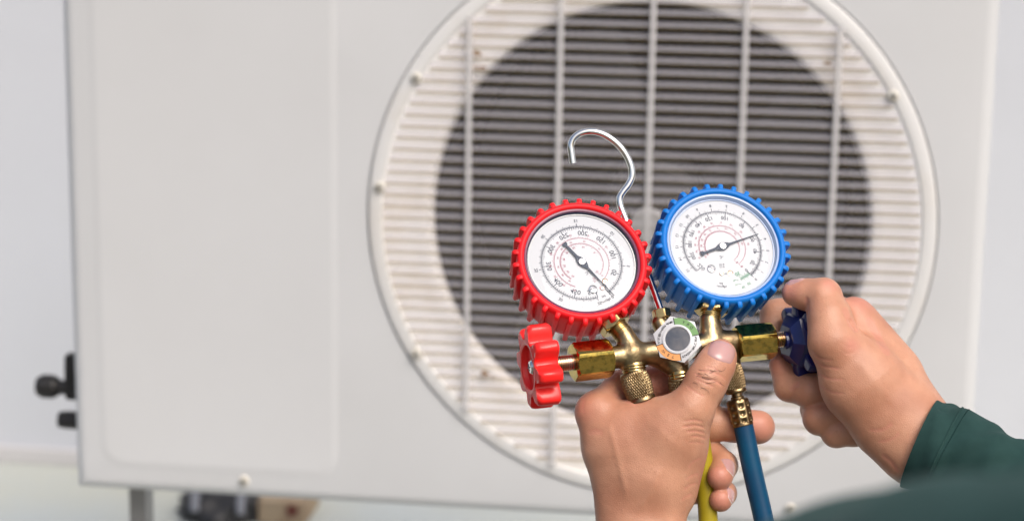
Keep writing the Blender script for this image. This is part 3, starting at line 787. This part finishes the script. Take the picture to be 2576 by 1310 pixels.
def arctext(s_, amid, r, size, adv, flip):
    n = len(s_); wds = [{'i': .55, '/': .6, ' ': .6, 'M': 1.35, 'W': 1.5, '1': .8, '.': .5}.get(ch, 1) for ch in s_]; tot = sum(wds); acc = 0
    for ch, wd in zip(s_, wds):
        x = acc + wd / 2 - tot / 2; acc += wd
        if ch == ' ': continue
        # mirrored lettering: runs counter-clockwise along the top, or clockwise along the bottom
        a = amid + math.radians(adv) * x
        put_text(mb, ch, size, pol(r, a), a - math.pi / 2 , frS, 1.1)
arctext('DRY', math.radians(56), 45.5, 10.5, 15, False)
arctext('WET', math.radians(238), 45.5, 10.5, 15, True)
arctext('MWP 600psi @175\u00b0F', math.radians(150), 46, 8.2, 5.4, False)
arctext('PS42bar/80\u00b0C SGN', math.radians(327), 46, 8.2, 5.4, True)
mb.build('label_lettering', 'blk', root)

# hook
hexnut('hook_nut', (1662, 778, -30), (1666, 801, -25), 24, setT, 'brassm', .2, 3)
mb = MB(); A, Bp = fg(1666, 799, -25), fg(1669, 822, -20); mb.lathe([(19, 0), (15, 3), (15, 10), (19, 12), (19, 26)], frame(A, Bp - A, wv(0, .1, 1)), 32); mb.build('hook_ferrule', 'brassm', setT)
hk = [(1441, 411, -205), (1438, 388, -205), (1436, 366, -205), (1444, 347, -205), (1462, 335, -205), (1486, 331, -205), (1512, 336, -204), (1538, 350, -203), (1561, 371, -202), (1578, 396, -202), (1588, 422, -201), (1589, 446, -200), (1580, 466, -198), (1567, 483, -196), (1559, 498, -195), (1560, 516, -193), (1567, 536, -189), (1585, 580, -174), (1608, 635, -140), (1634, 700, -85), (1663, 782, -29)]
mb = MB(); pth = fgv(spline(hk, 130)); mb.tube(pth, 8.8 * PX, 24)
hook = mb.build('hook', 'chrome', setT, angle=50)

# handwheels
def handwheel(ctr, axis, R, mat, label, cone=False):
    fr = frame(ctr, axis, wv(0, 1, .15)); n = 200; t = np.arange(n) * 2 * np.pi / n
    lob = np.clip(np.cos(8 * t + .6) * .5 + .5, 0, 1); lob = np.where(lob > .5, 1 - 2 * (1 - lob) ** 2, 2 * lob ** 2) ** .9
    def out(scale, base=.66): return R * (base + (1 - base) * lob) * scale
    rows = []
    for rr_, h in ((out(.30, .9), -40), (out(.86), -40), (out(.955), -38), (out(1.0), -31), (out(.995), 20), (out(.97), 30), (out(.90, .735), 36), (np.minimum(out(.84, .74), R * .66), 34), (np.full(n, R * .62), 37), (np.full(n, R * .56), 37), (np.full(n, R * .52), 34), (np.full(n, R * .49), 20), (np.full(n, R * .25), 18), (np.full(n, .3), 18)):
        rows.append(np.c_[rr_ * np.cos(t), rr_ * np.sin(t), np.full(n, h * .82)])
    F = [(i * n + j, i * n + (j + 1) % n, (i + 1) * n + (j + 1) % n, (i + 1) * n + j) for i in range(len(rows) - 1) for j in range(n)] + [tuple(range(n - 1, -1, -1))]
    m_ = MB(); m_.add(tofr(np.concatenate(rows), fr), F)
    if cone:
        pass
    o = m_.build('handwheel', mat, setT, angle=40); o['label'] = label
    if cone:
        m_ = MB(); m_.lathe([(R * .74, -30), (R * .70, -40), (R * .46, -58), (R * .42, -60), (.3, -60)], fr, 6); m_.lathe([(R * .22, -59), (R * .20, -66), (.3, -66)], fr, 24); m_.build('hub', mat, o, angle=12)
    s_ = screw('wheel_screw', fr[0] + fr[3] * 15.2 * PX, fr[3], fr[2], 18 * PX, o, 'chrome', False)
    k_ = MB(); 
    for a in (.3, .3 + math.pi / 2):
        c_, s2 = math.cos(a), math.sin(a); q_ = np.array([(-9, -1.6), (9, -1.6), (9, 1.6), (-9, 1.6)]) @ np.array([[c_, s2], [-s2, c_]])
        k_.prism(q_, 24.5, 27.2 + a * .1, fr)
    k_.build('screw_slot', 'rimd', o)
handwheel(fg(1356, 921, 108), wv(-.93, -.10, .25), 107, 'redk', 'glossy red lobed handwheel')
handwheel(fg(2028, 852, -102), wv(.93, .06, -.36), 100, 'navy', 'navy blue lobed handwheel held by the right hand', True)

# ================================================================== HOSES
def crimp(name, a, b, r, parent):
    A, Bp = fg(*a), fg(*b); Lg = np.linalg.norm(Bp - A) / PX; fr = frame(A, Bp - A, wv(.1, .2, 1))
    hs = np.linspace(0, 1, 50)
    pr = [(r * .5, -1), (r * .86, 0)] + [(r, 2 + h * (Lg - 4)) for h in hs] + [(r * .97, Lg), (r * .88, Lg)]
    def rf(rr, h, t):
        f = h / Lg; on = (f > .06) & (f < .88)
        d = (.5 + .5 * np.cos(8 * t)) * (.55 + .45 * np.cos(2 * np.pi * f * 3.6)); d = np.where(on, d, .45)
        return rr * (1 - .19 * d) * (1 + .05 * np.maximum(0, f - .86) / .14)
    m_ = MB(); m_.lathe(pr, fr, 96, rfun=rf); return m_.build(name, 'brassd', parent, angle=60)
MAT['ferr'] = MAT['brassd']
bh = [(1868, 1062, -36), (1875, 1095, -34), (1886, 1150, -30), (1899, 1210, -26), (1912, 1265, -22), (1924, 1320, -16), (1944, 1420, 0), (1965, 1540, 30)]
hT = thing('hose', 'dark blue rubber hose hanging from the right port of the manifold', 'hose', tuple(fg(1868, 1062, -36)))
mb = MB(); mb.tube(fgv(spline(bh, 60)), 25.2 * PX, 36); mb.build('hose_tube', 'hoseb', hT)
knurled('coupling', (1836, 912, -42), (1853, 988, -40), 29, hT)
mb = MB(); A, Bp = fg(1852, 986, -40), fg(1857, 1010, -39); mb.lathe([(14, -8), (14, 10), (17, 12), (17, 40)], frame(A, Bp - A, wv(0, .1, 1)), 32); mb.build('nipple', 'brassd', hT)
crimp('ferrule', (1854, 1003, -39), (1869, 1070, -36), 29, hT)
yh = [(1757, 1085, -46), (1763, 1115, -46), (1768, 1150, -45), (1774, 1205, -43), (1779, 1265, -40), (1782, 1320, -36), (1786, 1420, -20), (1790, 1540, 10)]
hT = thing('hose', 'yellow rubber hose running down between the palm and curled fingers', 'hose', tuple(fg(1757, 1085, -46)))
mb = MB(); mb.tube(fgv(spline(yh, 60)), 24.5 * PX, 36); mb.build('hose_tube', 'hosey', hT)
knurled('coupling', (1711, 944, 6), (1724, 1016, -8), 35, hT)
crimp('ferrule', (1727, 1020, -10), (1758, 1095, -46), 28, hT)

# ================================================================== PERSON
per = thing('person', 'person in dark green sleeves, one hand holding the manifold and one turning the blue handwheel', 'person', tuple(fg(2100, 1300, -20)))

def crease_disp(p, nrm, lines, facing=.15):
    """press skin folds into the surface: lines of (u,v) points with depth and width"""
    off = np.zeros(len(p)); vis = nrm[:, 2] > facing
    for pts, depth, sig in lines:
        pts = np.asarray(pts, float); pts = spline(np.c_[pts, np.zeros(len(pts))], 24)[:, :2]
        best = np.full(len(p), 1e9); tt = np.zeros(len(p))
        for i in range(len(pts) - 1):
            a, b_ = pts[i], pts[i + 1]; ba = b_ - a; t = np.clip(((p[:, :2] - a) @ ba) / (ba @ ba + 1e-9), 0, 1)
            d = np.linalg.norm(p[:, :2] - a - t[:, None] * ba, axis=1); m_ = d < best; best[m_] = d[m_]; tt[m_] = (i + t[m_]) / (len(pts) - 1)
        fade = np.clip(np.minimum(tt, 1 - tt) * 6, 0, 1)
        off -= np.where(vis, depth * fade * np.exp(-(best / sig) ** 2), 0)
    return off
def make_hand(sdf, lines, tips, parent):
    # light smoothing of the field
    d = sdf.d
    for ax_ in range(3):
        d = (np.roll(d, 1, ax_) + 2 * d + np.roll(d, -1, ax_)) / 4
    sdf.d = d.astype(np.float32)
    p, q = sdf.mesh(); q = quads_out(p, q, sdf)
    nn = sdf.grad(p); nn /= np.linalg.norm(nn, axis=1)[:, None] + 1e-9
    off = crease_disp(p, nn, lines)
    p2 = p + nn * off[:, None]
    tone = np.zeros(len(p))
    for (c_, r_) in tips: tone = np.maximum(tone, np.exp(-(np.linalg.norm(p - np.array(c_), axis=1) / r_) ** 2))
    tone = np.clip(tone * .55 + np.where(off < -.5, .3, 0), 0, 1)
    m_ = MB(); m_.add(fgv(p2), q.tolist()); return m_.build('hand', 'skin', parent, angle=80, attr=tone)
def nail(sdf, ctr, nrm, axis, wd, ln, parent, white=2):
    """a nail plate laid on the finger: grid points dropped along -nrm onto the skin"""
    nrm = unit(nrm); axis = unit(np.array(axis) - nrm * np.dot(axis, nrm)); sd_ = np.cross(axis, nrm); na, nb_ = 22, 18
    V = np.zeros((na, nb_, 3)); edge = np.zeros((na, nb_))
    for i in range(na):
        for j in range(nb_):
            b_ = j / (nb_ - 1) * 2 - 1; a_ = i / (na - 1) * 2 - 1
            hw = wd * (1 - .10 * b_ * b_) ; yb_ = -ln * (1 - .28 * a_ ** 2); yt = ln * (1 - .30 * a_ ** 2)
            V[i, j] = np.array(ctr) + sd_ * a_ * hw + axis * (yb_ + (yt - yb_) * j / (nb_ - 1)) + nrm * 26
    pts = V.reshape(-1, 3)
    for it in range(70):
        dd = sdf.at(pts); pts = pts - nrm * np.clip(dd, -3, 8)[:, None] * .6
    g_ = sdf.grad(pts); g_ /= np.linalg.norm(g_, axis=1)[:, None]
    a_ = np.repeat(np.linspace(-1, 1, na), nb_); b_ = np.tile(np.linspace(-1, 1, nb_), na)
    lift = 2.6 * np.clip(1 - np.maximum(np.abs(a_), np.abs(b_)) ** 6, 0, 1) - .8 + np.where(b_ > .9, 1.2, 0)
    pts = pts + g_ * lift[:, None]
    F = [(i * nb_ + j, (i + 1) * nb_ + j, (i + 1) * nb_ + j + 1, i * nb_ + j + 1) for i in range(na - 1) for j in range(nb_ - 1)]
    W = fgv(pts); nw = np.cross(W[F[50][1]] - W[F[50][0]], W[F[50][2]] - W[F[50][0]]); ref = wv(nrm[0], -nrm[1], nrm[2])
    if np.dot(nw, ref) < 0: F = [f[::-1] for f in F]
    m_ = MB(); m_.add(W, F); m_.m = [1 if (k % (nb_ - 1)) > nb_ - 2 - white else 0 for k in range(len(F))]
    return m_.build('fingernail', ['nail', 'nailtip'], parent, angle=60)

# ---- left hand (holds the manifold from below)
H = SDF((1400, 790, -190), (2010, 1560, 260), 3.0)
H.add((1617, 1145, 40), (1612, 1300, 40), 146, 108, 20, 1.9)      # back of the hand to the wrist
H.add((1612, 1290, 40), (1625, 1540, 80), 106, 112, 30, 1.6)
H.add((1500, 1036, 22), (1570, 1110, 40), 46, 80, 30, 1.25)       # index knuckle
H.add((1503, 1042, 26), (1524, 1130, 30), 50, 56, 25, 1.2)
H.add((1512, 1118, 5), (1560, 1200, 20), 46, 60, 25, 1.2)         # middle knuckle
H.add((1690, 1085, 62), (1640, 1200, 55), 82, 92, 40, 1.25)       # thenar
H.add((1700, 1120, 40), (1690, 1230, 30), 78, 64, 30, 1.2)
H.chain([(1812, 893, 52, 41), (1800, 918, 62, 46), (1776, 962, 74, 50), (1738, 1030, 80, 55), (1690, 1090, 66, 74)], 22, 40)   # thumb
H.chain([(1503, 1034, 12, 46), (1564, 976, -50, 44), (1645, 963, -84, 41), (1740, 968, -92, 37), (1790, 990, -86, 32)], 14, 26)  # index
H.chain([(1520, 1110, -10, 46), (1610, 1085, -88, 43), (1790, 1066, -92, 42), (1850, 1068, -88, 42), (1907, 1074, -84, 43)], 14, 16)
H.chain([(1560, 1160, -40, 44), (1690, 1140, -100, 40), (1795, 1152, -96, 38), (1819, 1170, -66, 36), (1811, 1199, -14, 33)], 12, 6)
H.chain([(1560, 1230, -40, 40), (1690, 1235, -95, 36), (1800, 1232, -92, 33), (1821, 1240, -62, 31), (1813, 1257, -20, 30)], 12, 4)
linesL = [
 ([(1744, 938), (1768, 950), (1800, 958), (1822, 972)], 2.0, 3.2), ([(1752, 930), (1785, 934), (1812, 944), (1830, 958)], 1.4, 2.6), ([(1745, 950), (1775, 964), (1800, 974)], 1.3, 2.6),
 ([(1722, 965), (1748, 985), (1780, 1000)], .8, 3), ([(1774, 921), (1790, 924), (1812, 934)], 1.0, 2.5),
 ([(1772, 1062), (1748, 1056), (1715, 1060)], 1.2, 3), ([(1776, 1076), (1750, 1070), (1712, 1074)], 1.6, 3.2), ([(1777, 1090), (1752, 1084), (1722, 1086)], 1.4, 3), ([(1778, 1104), (1756, 1097), (1735, 1098)], 1.2, 3), ([(1776, 1118), (1752, 1112), (1730, 1114)], .9, 3),
 ([(1768, 1150), (1745, 1160), (1730, 1180)], .8, 4), ([(1762, 1190), (1738, 1196), (1722, 1210)], .8, 4), ([(1756, 1215), (1735, 1220), (1718, 1232)], .8, 4), ([(1745, 1240), (1725, 1248), (1712, 1262)], .8, 4),
 ([(1548, 968), (1572, 990), (1600, 1012)], 1.6, 5), ([(1540, 985), (1570, 1006), (1610, 1024)], 1.0, 4), ([(1470, 1000), (1466, 1020), (1470, 1045)], .6, 4),
 ([(1600, 1290), (1640, 1230), (1662, 1170)], -2.2, 9), ([(1530, 1060), (1556, 1160), (1580, 1260)], -1.8, 9), ([(1640, 1045), (1690, 1010), (1730, 985)], -1.5, 14),
 ([(1476, 1090), (1500, 1084), (1520, 1090)], 1.2, 8)]
tipsL = [((1811, 1199, 20), 42), ((1813, 1260, 10), 38), ((1910, 1074, -50), 55), ((1812, 890, 80), 34), ((1475, 1035, 40), 34), ((1660, 963, -60), 80)]
hL = make_hand(H, linesL, tipsL, per); hL['label'] = 'hand gripping the manifold from below, thumb on top'
hr = MB(); rh = np.random.default_rng(8)
for i in range(14):
    u0, v0 = rh.uniform(1738, 1815), rh.uniform(926, 975); a = rh.uniform(-.3, 1.2) ; Lh = rh.uniform(16, 40); bend = rh.uniform(-1.0, 1.0)
    t = np.linspace(0, 1, 8); pts_ = np.c_[u0 + Lh * t * np.cos(a + bend * t), v0 + Lh * .6 * t * np.sin(a + bend * t), np.full(8, 170.)]
    for it in range(60): pts_[:, 2] -= np.clip(H.at(pts_), -3, 8) * .6
    pts_[:, 2] += 1.0 + 3 * t; hr.tube(fgv(pts_), np.linspace(.55, .2, 8) * PX, 5)
hr = hr.build('hair', 'hairm', hL); hr['kind'] = 'stuff'
nail(H, (1817, 882, 100), (.10, -.22, .97), (.36, -.92, .1), 37, 30, hL, 0)
nail(H, (1841, 1172, -14), (.86, -.25, .45), (-.20, .90, .55), 20, 26, hL, 1)
nail(H, (1839, 1244, -18), (.88, -.18, .42), (-.20, .90, .50), 18, 23, hL, 1)

# ---- right hand (turns the blue wheel)
K = SDF((1870, 660, -300), (2480, 1260, 190), 3.0)
K.add((2100, 862, 22), (2170, 960, 6), 60, 98, 30, 1.25)          # thumb root / thenar
K.add((2165, 955, 0), (2250, 1050, -12), 104, 108, 30, 1.35)
K.add((2250, 1050, -14), (2310, 1112, -10), 108, 104, 30, 1.4)
K.add((2310, 1112, -10), (2440, 1215, 30), 104, 104, 30, 1.3)
K.add((2145, 792, -75), (2215, 890, -60), 46, 60, 24, 1.0)        # index knuckle ridge
K.add((2165, 806, -95), (2255, 935, -70), 42, 58, 30, 1.0)
K.add((2255, 935, -70), (2330, 1060, -50), 58, 66, 30, 1.0)
K.chain([(1999, 737, -52, 33), (2030, 741, -40, 38), (2071, 746, -22, 45), (2087, 800, 6, 54), (2098, 862, 26, 62)], 16, 30)
K.chain([(2150, 800, -95, 44), (2060, 770, -205, 40), (1952, 792, -222, 38), (1946, 830, -205, 34), (1962, 886, -176, 30)], 14, 10)
K.chain([(2190, 920, -110, 46), (2120, 985, -90, 46), (2045, 985, -96, 44), (1985, 972, -128, 36), (1961, 918, -150, 27)], 14, 6)
K.chain([(2200, 970, -90, 44), (2130, 1030, -80, 44), (2062, 1052, -84, 41), (2050, 1030, -140, 38)], 12, 4)
K.chain([(2220, 1020, -80, 42), (2150, 1080, -76, 41), (2104, 1086, -84, 38), (2090, 1070, -130, 34)], 12, 4)
linesR = [
 ([(2136, 800), (2150, 822), (2156, 836)], 4.5, 4.5), ([(2122, 770), (2134, 800), (2148, 830)], 1.6, 7), ([(2180, 790), (2210, 850), (2240, 900)], 1.4, 9),
 ([(2030, 745), (2028, 770), (2030, 800)], 2.6, 5), ([(2112, 858), (2130, 872), (2150, 874)], .45, 3), ([(2108, 872), (2130, 888), (2152, 886)], .45, 3), ([(2120, 845), (2140, 858), (2154, 858)], .4, 3),
 ([(2036, 880), (2060, 900), (2100, 908)], 1.0, 4), ([(2040, 900), (2070, 920), (2120, 928)], 1.1, 4), ([(2046, 930), (2080, 950), (2130, 955)], .9, 4), ([(2056, 965), (2090, 985), (2130, 990)], .8, 4),
 ([(2180, 1080), (2220, 1080), (2250, 1060)], .9, 6), ([(2150, 900), (2200, 960), (2260, 1030)], -1.6, 14), ([(2200, 1110), (2240, 1105), (2270, 1080)], .8, 5), ([(2215, 1140), (2240, 1160), (2262, 1190)], 1.4, 6),
 ([(2012, 962), (1996, 972), (1988, 985)], 2.2, 5)]
tipsR = [((1985, 735, -30), 36), ((2140, 868, 70), 22), ((1960, 880, -150), 45), ((2085, 718, 10), 20), ((1958, 915, -130), 40), ((2160, 765, -60), 40)]
hR = make_hand(K, linesR, tipsR, per); hR['label'] = 'hand wrapped round the blue handwheel'
nail(K, (2003, 707, -44), (-.08, -.90, .42), (-.95, .15, -.1), 22, 24, hR, 0)

# ---- sleeves
def sleeve(path, radii, folds, seed, n=96, k=150, squash=None, name='sleeve'):
    path = spline(path, k); rg = np.random.default_rng(seed)
    rad = np.interp(np.linspace(0, 1, k), np.linspace(0, 1, len(radii)), radii)
    ph = rg.uniform(0, 6.28, 12)
    def rf(t, th_):
        f = 1 + folds * (1.0 if t > .05 else t / .05) * (.5 * np.sin(2 * th_ + 9 * t + ph[0]) + .42 * np.sin(3 * th_ - 22 * t + ph[1]) + .34 * np.sin(5 * th_ + 30 * t + ph[2]) + .28 * np.sin(4 * th_ - 48 * t + ph[3]) + .18 * np.sin(9 * th_ + 60 * t + ph[4]))
        return f
    m_ = MB(); m_.tube(path, rad, n, caps=False, rfun=rf)
    # turned-in hem
    inner = path[:14]; m_.tube(inner, rad[:14] * .955, n, caps=False)
    o0 = m_.n - 14 * n; m_.f += [(j, (j + 1) % n, o0 + (j + 1) % n, o0 + j) for j in range(n)]; m_.m += [0] * n
    o = m_.build(name, 'cloth', per, angle=70)
    return o, path, rad
PR = [fg(2313, 1114, -12), fg(2395, 1150, 14), fg(2485, 1214, 50), fg(2600, 1300, 105), fg(2760, 1400, 180), fg(2960, 1500, 310)]
sR, pathR, radR = sleeve(PR, [120 * PX, 128 * PX, 140 * PX, 150 * PX, 160 * PX, 170 * PX], .07, 11)
sR['label'] = 'sharp sleeve with a stitched cuff at the right wrist'
# cuff seam: a raised line and a row of stitches round the sleeve
def ringpts(path, rad, i, n, s_):
    T = unit(path[i + 1] - path[i - 1]); a = np.cross(T, [.13, .2, .97]); a = unit(a); b_ = np.cross(T, a); t = np.arange(n) * 2 * np.pi / n
    return path[i] + rad[i] * s_ * (np.cos(t)[:, None] * a + np.sin(t)[:, None] * b_)

for idx, s_ in ((17, 1.004), (20, 1.004)):
    T = unit(pathR[idx + 1] - pathR[idx - 1])
    mb = MB()
    # follow the folded sleeve surface itself
    vs = np.array([v.co[:] for v in sR.data.vertices])[idx * 96:(idx + 1) * 96] + np.array(BASES[sR.name])
    c0 = vs.mean(0); rg_ = c0 + (vs - c0) * s_
    if idx == 17:
        mb.tube(np.concatenate([rg_, rg_[:2]]), 2.2 * PX, 8, caps=False); mb.build('cuff_seam', 'cloth', sR)
    else:
        for k_ in range(0, 96):
            a_, b_ = rg_[k_], rg_[(k_ + 1) % 96]
            mb.tube([a_ + (b_ - a_) * .1, a_ + (b_ - a_) * .5, a_ + (b_ - a_) * .75], 1.2 * PX, 5)
        o = mb.build('stitching', 'thread', sR); o['kind'] = 'stuff'

# near sleeve, close to the camera and out of focus
PN = [P(1660, 1650, 1.16), P(1760, 1720, 1.0), P(1930, 1790, .78), P(2120, 1745, .60), P(2380, 1745, .52), P(2600, 1795, .46), P(3300, 1850, .40)]
sN, _, _ = sleeve(PN, [.034, .040, .045, .050, .052, .052, .053], .02, 23)
sN['label'] = 'blurred sleeve close to the lens at the lower edge'
print('built', len(bpy.data.objects), 'objects')
